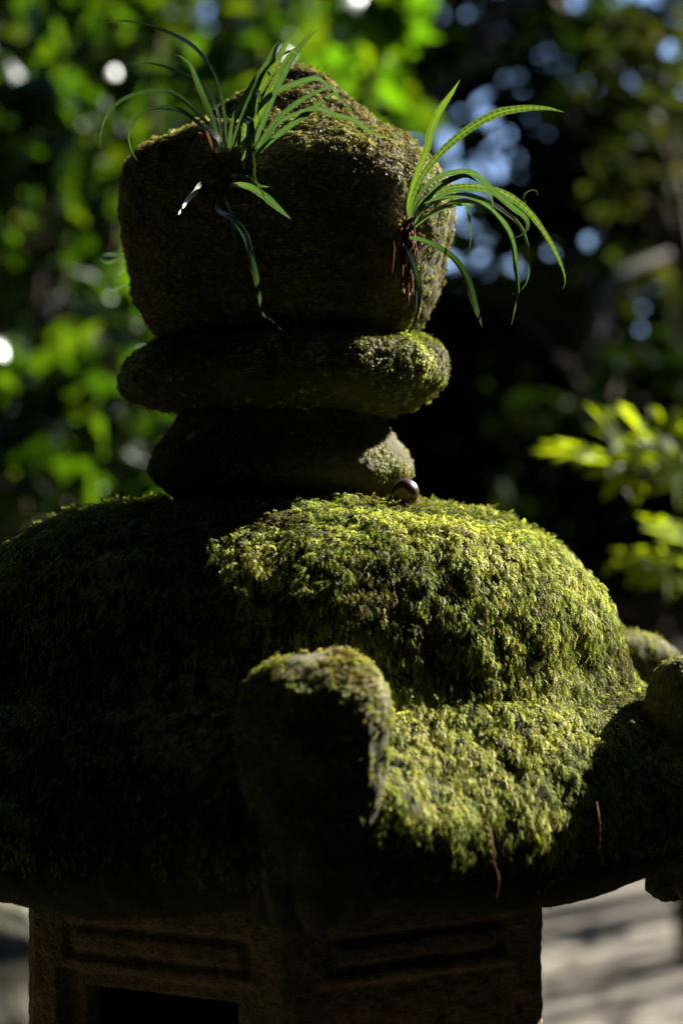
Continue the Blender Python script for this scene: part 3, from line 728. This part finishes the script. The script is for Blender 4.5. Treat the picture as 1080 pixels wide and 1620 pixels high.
# ------------------------------------------------------------------ rootlets and litter on the roof
def hang(pts, label, r0=0.0008, seed=0):
    r0 *= 0.62; o = rootlet(pts, r0, r0 * 0.45, 'hanging_rootlet', None, M['root'], seed); return tag(o, label, 'rootlet', 'rootlets on the roof moss')
hang([(770, 1300, 1.150), (779, 1335, 1.139), (781, 1365, 1.137), (788, 1385, 1.137), (788, 1405, 1.138), (784, 1424, 1.138)], 'longest reddish rootlet dangling below the lit moss fringe of the roof', 0.0011, 1)
hang([(944, 1270, 1.175), (948, 1300, 1.166), (949, 1330, 1.164), (947, 1350, 1.164)], 'short brown rootlet hanging at the right end of the lit moss fringe', 0.0008, 2)
hang([(764, 930, 1.196), (768, 960, 1.188), (770, 985, 1.186)], 'fine red rootlet lying down the face of the mossy dome', 0.0006, 3)
hang([(850, 945, 1.235), (862, 975, 1.222), (866, 995, 1.218)], 'fine brown rootlet on the brightly lit right face of the mossy dome', 0.0006, 4)

def flake(px, py, D, r_, c, label, seed):
    rg_ = np.random.default_rng(seed); q_ = at(px, py, D); a = Vector(rg_.normal(size=3)).normalized(); b = a.orthogonal().normalized(); n_ = 9; V = []
    up_ = a.cross(b)
    for i_ in range(n_):
        t_ = 2 * math.pi * i_ / n_; V.append(q_ + a * math.cos(t_) * r_ * rg_.uniform(0.8, 1.3) + b * math.sin(t_) * r_ * 0.45 * rg_.uniform(0.7, 1.2) + up_ * r_ * 0.25 * math.cos(2 * t_))
    V = V + [v + up_ * r_ * 0.08 for v in V]
    Fc = list(range(n_)) + list(range(2 * n_ - 1, n_ - 1, -1)); L = [n_, n_]
    for i_ in range(n_): Fc += [i_, (i_ + 1) % n_, n_ + (i_ + 1) % n_, n_ + i_]; L.append(4)
    o = obj('leaf_fragment', np_mesh('leaf_fragment', [tuple(v) for v in V], Fc, L, smooth=False), plain('dry_leaf', c, 0.85), None)
    return tag(o, label, 'leaf litter', 'dry leaf scraps on the roof')
flake(508, 800, 1.285, 0.0028, (0.16, 0.06, 0.03), 'reddish dry scrap on the moss at the foot of the finial neck', 1)
flake(527, 797, 1.290, 0.0022, (0.20, 0.07, 0.03), 'small red-brown scrap next to the larger one below the finial neck', 2)
flake(998, 1142, 1.205, 0.0030, (0.22, 0.19, 0.14), 'pale curled scrap in the shadow of the right roof corner', 3)
flake(746, 1190, 1.168, 0.0018, (0.24, 0.07, 0.03), 'tiny orange scrap on the lit lower moss beside the front knob', 4)
flake(938, 1090, 1.24, 0.0026, (0.20, 0.15, 0.10), 'tan scrap at the foot of the dome near the right corner', 5)

# ------------------------------------------------------------------ trees and shrubs
def leaf_cloud(center, radii, n_, size, rng, clumps=14, clump_r=0.42, palm=False, hang_=0.3, colours=((1, 1, 1),)):
    """leaves gathered in clumps through an ellipsoid; each leaf is a folded pointed blade of 4 faces"""
    c = np.array(center, float); rad = np.array(radii, float)
    cc = rng.normal(size=(clumps, 3)); cc /= np.linalg.norm(cc, axis=1, keepdims=True); cc *= rng.uniform(0.25, 0.9, (clumps, 1)) ** 0.6
    k = rng.integers(0, clumps, n_); off = rng.normal(size=(n_, 3)) * clump_r * rng.uniform(0.5, 1.1, clumps)[k][:, None] * 0.55
    p = c + (cc[k] + off) * rad
    nrm = rng.normal(size=(n_, 3)) * 0.75 + np.array([0.1, 0.0, 0.8]); nrm /= np.linalg.norm(nrm, axis=1, keepdims=True)
    d = rng.normal(size=(n_, 3)); d[:, 2] -= hang_; d -= nrm * np.sum(d * nrm, 1)[:, None]; d /= np.linalg.norm(d, axis=1, keepdims=True)
    s = np.cross(nrm, d); L_ = size * rng.uniform(0.65, 1.3, (n_, 1)); W_ = L_ * rng.uniform(0.22, 0.34, (n_, 1))
    v = np.stack([p, p + d * L_ * 0.4 + s * W_ + nrm * W_ * 0.35, p + d * L_ * 0.5, p + d * L_ * 0.4 - s * W_ + nrm * W_ * 0.35, p + d * L_ - nrm * L_ * 0.15], 1).reshape(-1, 3)
    b = (np.arange(n_) * 5)[:, None]
    T = np.concatenate([b + np.array([[0, 1, 2]]), b + np.array([[0, 2, 3]]), b + np.array([[1, 4, 2]]), b + np.array([[2, 4, 3]])], 0)
    C = np.array(colours)[rng.integers(0, len(colours), n_)] * rng.uniform(0.7, 1.3, (n_, 1))
    return v, T.ravel(), np.full(len(T), 3), np.repeat(C, 5, 0), c + cc * rad

M['leaf_green'] = leaf_mat('leaf_green', (0.009, 0.018, 0.003), (0.034, 0.070, 0.001), mix=0.6, gloss=0.22, rough=0.3, tint=True)
M['leaf_dark'] = leaf_mat('leaf_dark', (0.006, 0.011, 0.0035), (0.009, 0.017, 0.0015), mix=0.3, gloss=0.006, rough=0.45, tint=True)
M['leaf_olive'] = leaf_mat('leaf_olive', (0.026, 0.036, 0.008), (0.033, 0.044, 0.005), mix=0.4, gloss=0.012, rough=0.4, tint=True)
M['leaf_bright'] = leaf_mat('leaf_bright', (0.02, 0.042, 0.005), (0.085, 0.175, 0.002), mix=0.6, gloss=0.08, rough=0.3, tint=True)
TINTS = [(1, 1, 1), (0.8, 0.95, 0.9), (1.25, 1.0, 0.8), (0.65, 0.8, 1.0)]

def tree(name, label, cat, crown_c, radii, n_, leafsize, mat, seed, base=None, trunk_r=0.05, group=None, clumps=14, clump_r=0.42, bark='bark', mesh_from=None):
    rg = np.random.default_rng(seed); c = Vector(crown_c)
    bx, by = base if base else (c.x + rg.normal(0, 0.1), c.y + rg.normal(0, 0.1))
    e = empty(name, (bx, by, GROUND), label, cat, group)
    v, f, l, C, cl = leaf_cloud(c, radii, n_, leafsize, rg, clumps, clump_r, colours=TINTS)
    me = np_mesh('crown', v, f, l, smooth=False); add_color(me, C); obj('crown', me, M[mat], e)
    top = c + Vector((0, 0, radii[2] * 0.35)); b0 = Vector((bx, by, GROUND - 0.05))
    ctl = [b0, b0.lerp(top, 0.35) + Vector(rg.normal(0, 0.06, 3)), b0.lerp(top, 0.7) + Vector(rg.normal(0, 0.08, 3)), top]
    Cc, Ln = smooth_curve(ctl, 16); pr = [tube(Cc, np.linspace(trunk_r, trunk_r * 0.25, 16), 9, 0.05, seed)]
    for k in range(min(9, len(cl))):
        j = rg.integers(6, 14); o_ = Vector(Cc[j]); e_ = Vector(cl[k]); m_ = o_.lerp(e_, 0.5) + Vector((0, 0, 0.08 * (e_ - o_).length))
        cc_, _ = smooth_curve([o_, m_, e_], 8); pr.append(tube(cc_, np.linspace(trunk_r * 0.35, trunk_r * 0.08, 8), 6, 0.05, seed + k))
    v, f, l = merge(pr); obj('trunk', np_mesh('trunk', v, f, l), M[bark], e)
    return e

G1 = 'sunlit broadleaf trees on the left'
tree('broadleaf_tree', 'sunlit green shrub behind the left shoulder of the lantern, below the top stone', 'tree', at(150, 660, 4.6), (0.42, 0.4, 0.30), 360, 0.13, 'leaf_green', 1, base=(-0.72, 4.7), trunk_r=0.03, group=G1)
tree('broadleaf_tree', 'green tree with pale glints left of the top stone at mid height', 'tree', at(70, 380, 5.6), (0.42, 0.4, 0.42), 250, 0.14, 'leaf_green', 2, base=(-1.0, 5.8), trunk_r=0.04, group=G1)
tree('broadleaf_tree', 'green tree filling the upper left behind the long arching fronds', 'tree', at(250, 120, 5.4), (0.50, 0.4, 0.32), 270, 0.14, 'leaf_green', 3, base=(-0.95, 6.0), trunk_r=0.05, group=G1)
tree('broadleaf_tree', 'brightest green foliage above the tip of the top stone', 'tree', at(565, 55, 4.4), (0.15, 0.25, 0.18), 150, 0.11, 'leaf_bright', 4, base=(-0.2, 4.9), trunk_r=0.03, clumps=5, group=G1)
tree('shade_tree', 'dark leafy tree deep in shade behind the bright left foliage', 'tree', at(120, 420, 9.0), (1.5, 0.9, 1.9), 8500, 0.13, 'leaf_dark', 5, base=(-2.0, 9.3), trunk_r=0.14, clumps=70)
tree('evergreen_tree', 'dark evergreen mass to the right of the finial', 'tree', at(880, 640, 8.5), (1.10, 0.8, 0.60), 9000, 0.11, 'leaf_dark', 7, base=(1.0, 8.7), trunk_r=0.09, clumps=70, clump_r=0.34)
tree('evergreen_tree', 'lower dark evergreen at the right edge behind the maple leaves', 'tree', at(1060, 760, 6.2), (0.55, 0.5, 0.42), 2600, 0.09, 'leaf_dark', 8, base=(1.05, 6.4), trunk_r=0.06, clumps=34)
tree('canopy_tree', 'dark limbed tree above the blue sky patches at the top right', 'tree', at(840, 0, 7.5), (0.62, 0.6, 0.28), 1100, 0.11, 'leaf_dark', 9, base=(3.2, 9.2), trunk_r=0.10, clumps=22)
tree('canopy_tree', 'dark foliage right of the blue sky patches, above the drooping fronds', 'tree', at(960, 300, 7.2), (0.42, 0.5, 0.40), 1300, 0.10, 'leaf_dark', 12, base=(3.0, 8.6), trunk_r=0.07, clumps=22)
tree('canopy_tree', 'sparse dark twigs scattered across the blue sky right of the top stone', 'tree', at(840, 220, 7.0), (0.34, 0.4, 0.30), 560, 0.10, 'leaf_dark', 13, base=(2.9, 8.9), trunk_r=0.05, clumps=16)
tree('canopy_tree', 'olive green foliage in the upper right corner', 'tree', at(1035, 120, 4.6), (0.17, 0.25, 0.26), 300, 0.06, 'leaf_olive', 10, base=(1.2, 5.0), trunk_r=0.04, clumps=9)
tree('low_shrub', 'olive lit shrub behind the drooping fronds of the right fern', 'shrub', at(920, 435, 6.7), (0.42, 0.3, 0.10), 330, 0.07, 'leaf_olive', 11, base=(1.5, 6.9), trunk_r=0.04, clumps=10)
# made-up rock standing in for the sunlit ground sliver at lower left
rk = []; nth_, nz_ = 70, 46
tq = np.linspace(0, 2 * math.pi, nth_, endpoint=False); zq = np.linspace(1, -1, nz_)
rr_ = np.sqrt(np.clip(1 - np.abs(zq) ** 2.6, 0.0004, 1)) ** 0.8
Pk = np.stack([-0.66 + 0.25 * rr_[None] * np.cos(tq)[:, None], 3.6 + 0.22 * rr_[None] * np.sin(tq)[:, None], -1.0 + 0.40 * np.repeat(zq[None], nth_, 0)], -1)
Pk = fixdir(Pk); Pk = Pk + grid_normals(Pk, True) * (0.05 * fbm(Pk.reshape(-1, 3) * 5, 4, 70)).reshape(nth_, nz_, 1)
rock = closed_grid('stand_in_rock', Pk, stone_mat('weathered_rock', [(0.3, (0.05, 0.045, 0.03)), (0.55, (0.085, 0.085, 0.065)), (0.8, (0.13, 0.125, 0.105))], scale=8, fine=70, bump=0.8, dist=0.02), None)
tag(rock, 'grey rock added in place of sunlit ground past the lower left of the lantern', 'rock')
# dark limb crossing the sky gap
def leaning(points, radii, name, mat, seed):
    C, _ = smooth_curve(points, 40); r_ = np.interp(np.linspace(0, 1, 40), np.linspace(0, 1, len(radii)), radii)
    rg_ = np.random.default_rng(seed); v, f, l = tube(C + rg_.normal(0, 0.006, C.shape), r_, 10, 0.06, seed)
    return obj(name, np_mesh(name, v, f, l), mat)
lb = leaning([(1.95, 7.9, GROUND - 0.05), (1.72, 7.8, 0.3), (1.3, 7.7, 1.75), at(840, -20, 7.2), at(760, 90, 7.0), at(680, 170, 6.9), at(600, 232, 6.9), at(500, 300, 6.9)], [0.10, 0.08, 0.065, 0.055, 0.05, 0.045, 0.035, 0.015], 'leaning_trunk', M['bark'], 7)
tag(lb, 'leaning dark tree limb slanting across the blue sky patches', 'branch')
sn = leaning([(1.55, 6.6, GROUND - 0.05), (1.42, 6.5, 0.0), at(1200, 430, 6.35), at(1100, 400, 6.3), at(1010, 420, 6.1), at(975, 445, 6.05), at(948, 490, 6.0), at(938, 560, 6.0), at(928, 640, 6.0)], [0.05, 0.04, 0.03, 0.026, 0.024, 0.022, 0.020, 0.018, 0.010], 'bare_branch', M['grey_bark'], 8)
tag(sn, 'grey bare branch bending down in the dark right background', 'branch')

# far wood closing the horizon
rg = np.random.default_rng(77); bits = []; cols = []
for k in range(34):
    az = R(-60 + 120 * k / 33 + rg.normal(0, 1)); dist = rg.uniform(22, 34); right = az > R(0.6)
    hgt = rg.uniform(2.2, 3.6) if (az > R(0.6) and az < R(14)) else rg.uniform(7, 10)
    v, f, l, C, cl = leaf_cloud((dist * math.sin(az), dist * math.cos(az), GROUND + hgt * 0.5), (2.6, 2.0, hgt * 0.6), 2600, 0.42, rg, 26, 0.4, colours=TINTS)
    bits.append((v, f, l)); cols.append(C)
v, f, l = merge(bits); me = np_mesh('far_wood', v, f, l, smooth=False); add_color(me, np.concatenate(cols))
fw = obj('far_wood', me, M['leaf_dark'], kind='stuff'); fw['label'] = 'far-off dark wood closing the horizon behind the garden'; fw['category'] = 'wood'

# the grove around and behind the viewpoint that shades the camera's side of the lantern
rg = np.random.default_rng(5)
proto = None
for k, (az, dist, sc) in enumerate([(-95, 3.6, 1.0), (-125, 3.4, 1.1), (-158, 3.3, 1.0), (170, 3.6, 1.1), (138, 3.6, 1.05), (108, 4.2, 1.0), (-70, 4.6, 1.1), (-145, 6.0, 1.6), (155, 6.2, 1.6), (-105, 6.0, 1.6), (122, 5.2, 1.1), (100, 6.4, 1.3)]):
    bx, by = LX + dist * math.sin(R(az)), LY + dist * math.cos(R(az))
    if proto is None:
        proto = tree('grove_tree', 'dense leafy tree of the grove behind the viewpoint, outside the frame', 'tree', (bx, by, 1.3), (1.5, 1.5, 2.1), 7000, 0.2, 'leaf_dark', 21, base=(bx, by), trunk_r=0.12, group='grove around the lantern', clumps=60, clump_r=0.36)
        px_, py_ = bx, by; ch = list(proto.children)
    else:
        e = proto.copy(); col.objects.link(e); e.location = (bx, by, GROUND); e.scale = (sc, sc, sc); e.rotation_euler = (0, 0, rg.uniform(0, 6.28))
        for c_ in ch:
            d2 = c_.copy(); col.objects.link(d2); d2.parent = e
            d2.matrix_parent_inverse = c_.matrix_parent_inverse.copy()

# unseen low trees added on the sunny side to keep nearby ground in shade
uX, uY = math.sin(R(SUN_AZ)), math.cos(R(SUN_AZ))
for (dd, lat, sc) in [(3.0, 0.0, 0.52), (3.0, -1.5, 0.52), (3.1, -3.0, 0.56), (5.4, 0.6, 0.66), (5.4, -1.6, 0.85), (5.4, -3.8, 0.9)]:
    e = proto.copy(); col.objects.link(e); e.location = (LX + dd * uX - lat * uY, LY + dd * uY + lat * uX, GROUND); e.scale = (sc, sc, sc); e.rotation_euler = (0, 0, rg.uniform(0, 6.28))
    e['label'] = 'added low shade tree, unseen beyond the right edge of the frame'
    for c_ in ch:
        d2 = c_.copy(); col.objects.link(d2); d2.parent = e; d2.matrix_parent_inverse = c_.matrix_parent_inverse.copy()

# unseen low bushes added around the camera to block light bounced off the ground
for (bx, by, sc) in [(-1.0, 0.0, 0.24), (-2.2, -0.6, 0.32), (-1.4, -0.9, 0.30), (-2.4, 0.7, 0.34), (-0.35, 0.55, 0.15), (0.12, 0.35, 0.15), (-0.62, 0.12, 0.17), (-0.15, -0.1, 0.16), (1.3, -0.5, 0.36), (2.1, 0.3, 0.36), (1.7, -1.9, 0.42), (0.5, -1.9, 0.42), (2.9, -0.8, 0.42)]:
    e = proto.copy(); col.objects.link(e); e.location = (bx, by, GROUND); e.scale = (sc * 1.25, sc * 1.25, sc); e.rotation_euler = (0, 0, rg.uniform(0, 6.28))
    e['label'] = 'added low bush blocking ground bounce, unseen before the lantern'
    for c_ in ch:
        d2 = c_.copy(); col.objects.link(d2); d2.parent = e; d2.matrix_parent_inverse = c_.matrix_parent_inverse.copy()
tree('added_shrub', 'unseen shrub added beyond the right edge to dapple the path with shade', 'shrub', (2.8, 8.2, 0.55), (0.9, 0.8, 0.4), 170, 0.13, 'leaf_dark', 61, trunk_r=0.03, clumps=24)  # added out of view so its leaves throw broken shade on the path

# unseen tall trees added so their crowns shade the near ground and evergreens
tallp = None
TALL = [(4.0, -1.75, 2.7), (4.2, -3.9, 2.7), (6.0, -2.2, 4.4)]
TALL = [(LX + dd * uX - lat * uY, LY + dd * uY + lat * uX, zc) for dd, lat, zc in TALL] + [(4.4, 12.4, 4.0), (5.6, 12.6, 4.8), (3.5, 12.9, 3.7), (5.6, 13.2, 4.6), (4.8, 12.9, 4.2)]
for (lx_, ly_, zc) in TALL:
    if tallp is None:
        tallp = tree('added_tall_tree', 'added tall tree, unseen beyond the upper right, whose crown casts shade', 'tree', (lx_, ly_, zc), (0.8, 0.8, 0.9), 4600, 0.15, 'leaf_dark', 41, base=(lx_ + 1.2, ly_), trunk_r=0.10, group='added shade trees on the sunny side', clumps=46, clump_r=0.3)
        tl = tallp.location.copy(); tx, ty, tz = lx_, ly_, zc; tch = list(tallp.children)
    else:
        e = tallp.copy(); col.objects.link(e); k_ = (zc - GROUND) / (tz - GROUND); e.scale = (1.35, 1.35, k_); e.location = (tl.x + lx_ - tx, tl.y + ly_ - ty, GROUND)
        for c_ in tch:
            d2 = c_.copy(); col.objects.link(d2); d2.parent = e; d2.matrix_parent_inverse = c_.matrix_parent_inverse.copy()

# big unseen tree added so its crown blocks skylight from above the lantern
tree('added_overhead_tree', 'added spreading tree, its unseen crown shutting out skylight above the lantern', 'tree', (-0.7, 0.6, 3.7), (2.5, 2.5, 0.8), 15000, 0.17, 'leaf_dark', 51, base=(-2.6, 0.2), trunk_r=0.16, clumps=110, clump_r=0.26)

# maple sprays close on the right
def palm_leaf(c, ex, ey, ez, size, rg):
    V = [c]; Fc = []; L = []; ang = [-125, -88, -45, 0, 45, 88, 125]; ln = [0.42, 0.66, 0.9, 1.0, 0.9, 0.66, 0.42]
    for a_, l_ in zip(ang, ln):
        for da, lf in ((-17, 0.42), (-11, 0.72), (0, 1.0), (11, 0.72), (17, 0.42)):
            t_ = R(a_ + da); r_ = size * l_ * lf; V.append(c + (ex * math.sin(t_) + ey * math.cos(t_)) * r_ + ez * (0.12 * r_ * (1 if abs(da) > 5 else -0.4)))
    for k in range(7):
        b = 1 + 5 * k
        for q_ in range(4): Fc += [0, b + q_, b + q_ + 1]; L.append(3)
        if k < 6: Fc += [0, b + 4, b + 5]; L.append(3)
    return np.array([tuple(v_) for v_ in V]), Fc, L
M['maple'] = leaf_mat('maple_leaf', (0.05, 0.075, 0.008), (0.24, 0.31, 0.003), mix=0.65, gloss=0.02, rough=0.4)
def maple(label, leaves, stem, seed, stemr):
    rg = np.random.default_rng(seed); b = at(*stem[0]); e = empty('maple_sapling', (b.x, b.y, GROUND), label, 'maple', 'maple sprays at the right')
    C, _ = smooth_curve([Vector((b.x, b.y, GROUND))] + [at(*s_) for s_ in stem], 26); v, f, l = tube(C, np.linspace(stemr, stemr * 0.3, 26), 7, 0.05, seed)
    obj('stem', np_mesh('stem', v, f, l), M['bark'], e)
    for (x, y, d, sz, a_) in leaves:
        ez = Vector((rg.normal(0, 0.3) + 0.35, rg.normal(0, 0.3) - 0.45, 0.8)).normalized(); ey = Vector((math.cos(R(a_)), rg.normal(0, 0.3), math.sin(R(a_)) - 0.2)); ey = (ey - ez * ey.dot(ez)).normalized(); ex = ey.cross(ez)
        v, f, l = palm_leaf(at(x, y, d), ex, ey, ez, sz * d / F, rg); obj('leaf', np_mesh('leaf', v, f, l, smooth=False), M['maple'], e)
maple('upper spray of bright green maple leaves at the right edge', [(965, 740, 2.5, 100, 170), (925, 715, 2.45, 75, 160), (1000, 735, 2.5, 95, 120), (1000, 715, 2.6, 80, 60), (1040, 730, 2.5, 95, 100), (1065, 715, 2.55, 85, 80), (1085, 745, 2.45, 90, 140), (950, 735, 2.55, 85, 200), (1100, 700, 2.6, 100, 60), (905, 722, 2.5, 70, 190), (980, 700, 2.55, 85, 110), (1030, 700, 2.6, 90, 90), (1055, 690, 2.5, 80, 70), (1075, 760, 2.5, 80, 250), (985, 755, 2.5, 80, 230)],
      [(1230, 1100, 2.6), (1210, 900, 2.6), (1150, 790, 2.55), (1060, 765, 2.5), (980, 745, 2.5)], 1, 0.008)
maple('lower spray of bright green maple leaves beside the mossy dome', [(1040, 905, 2.55, 70, 160), (1000, 885, 2.5, 55, 170), (1075, 890, 2.55, 75, 120), (1085, 835, 2.5, 70, 150), (1060, 910, 2.6, 75, 220), (1100, 860, 2.55, 90, 90), (1015, 900, 2.5, 70, 200), (1070, 850, 2.55, 75, 120), (1050, 885, 2.5, 75, 60)],
      [(1260, 1200, 2.65), (1230, 1000, 2.62), (1160, 900, 2.58), (1090, 895, 2.56), (1030, 900, 2.55)], 2, 0.006)
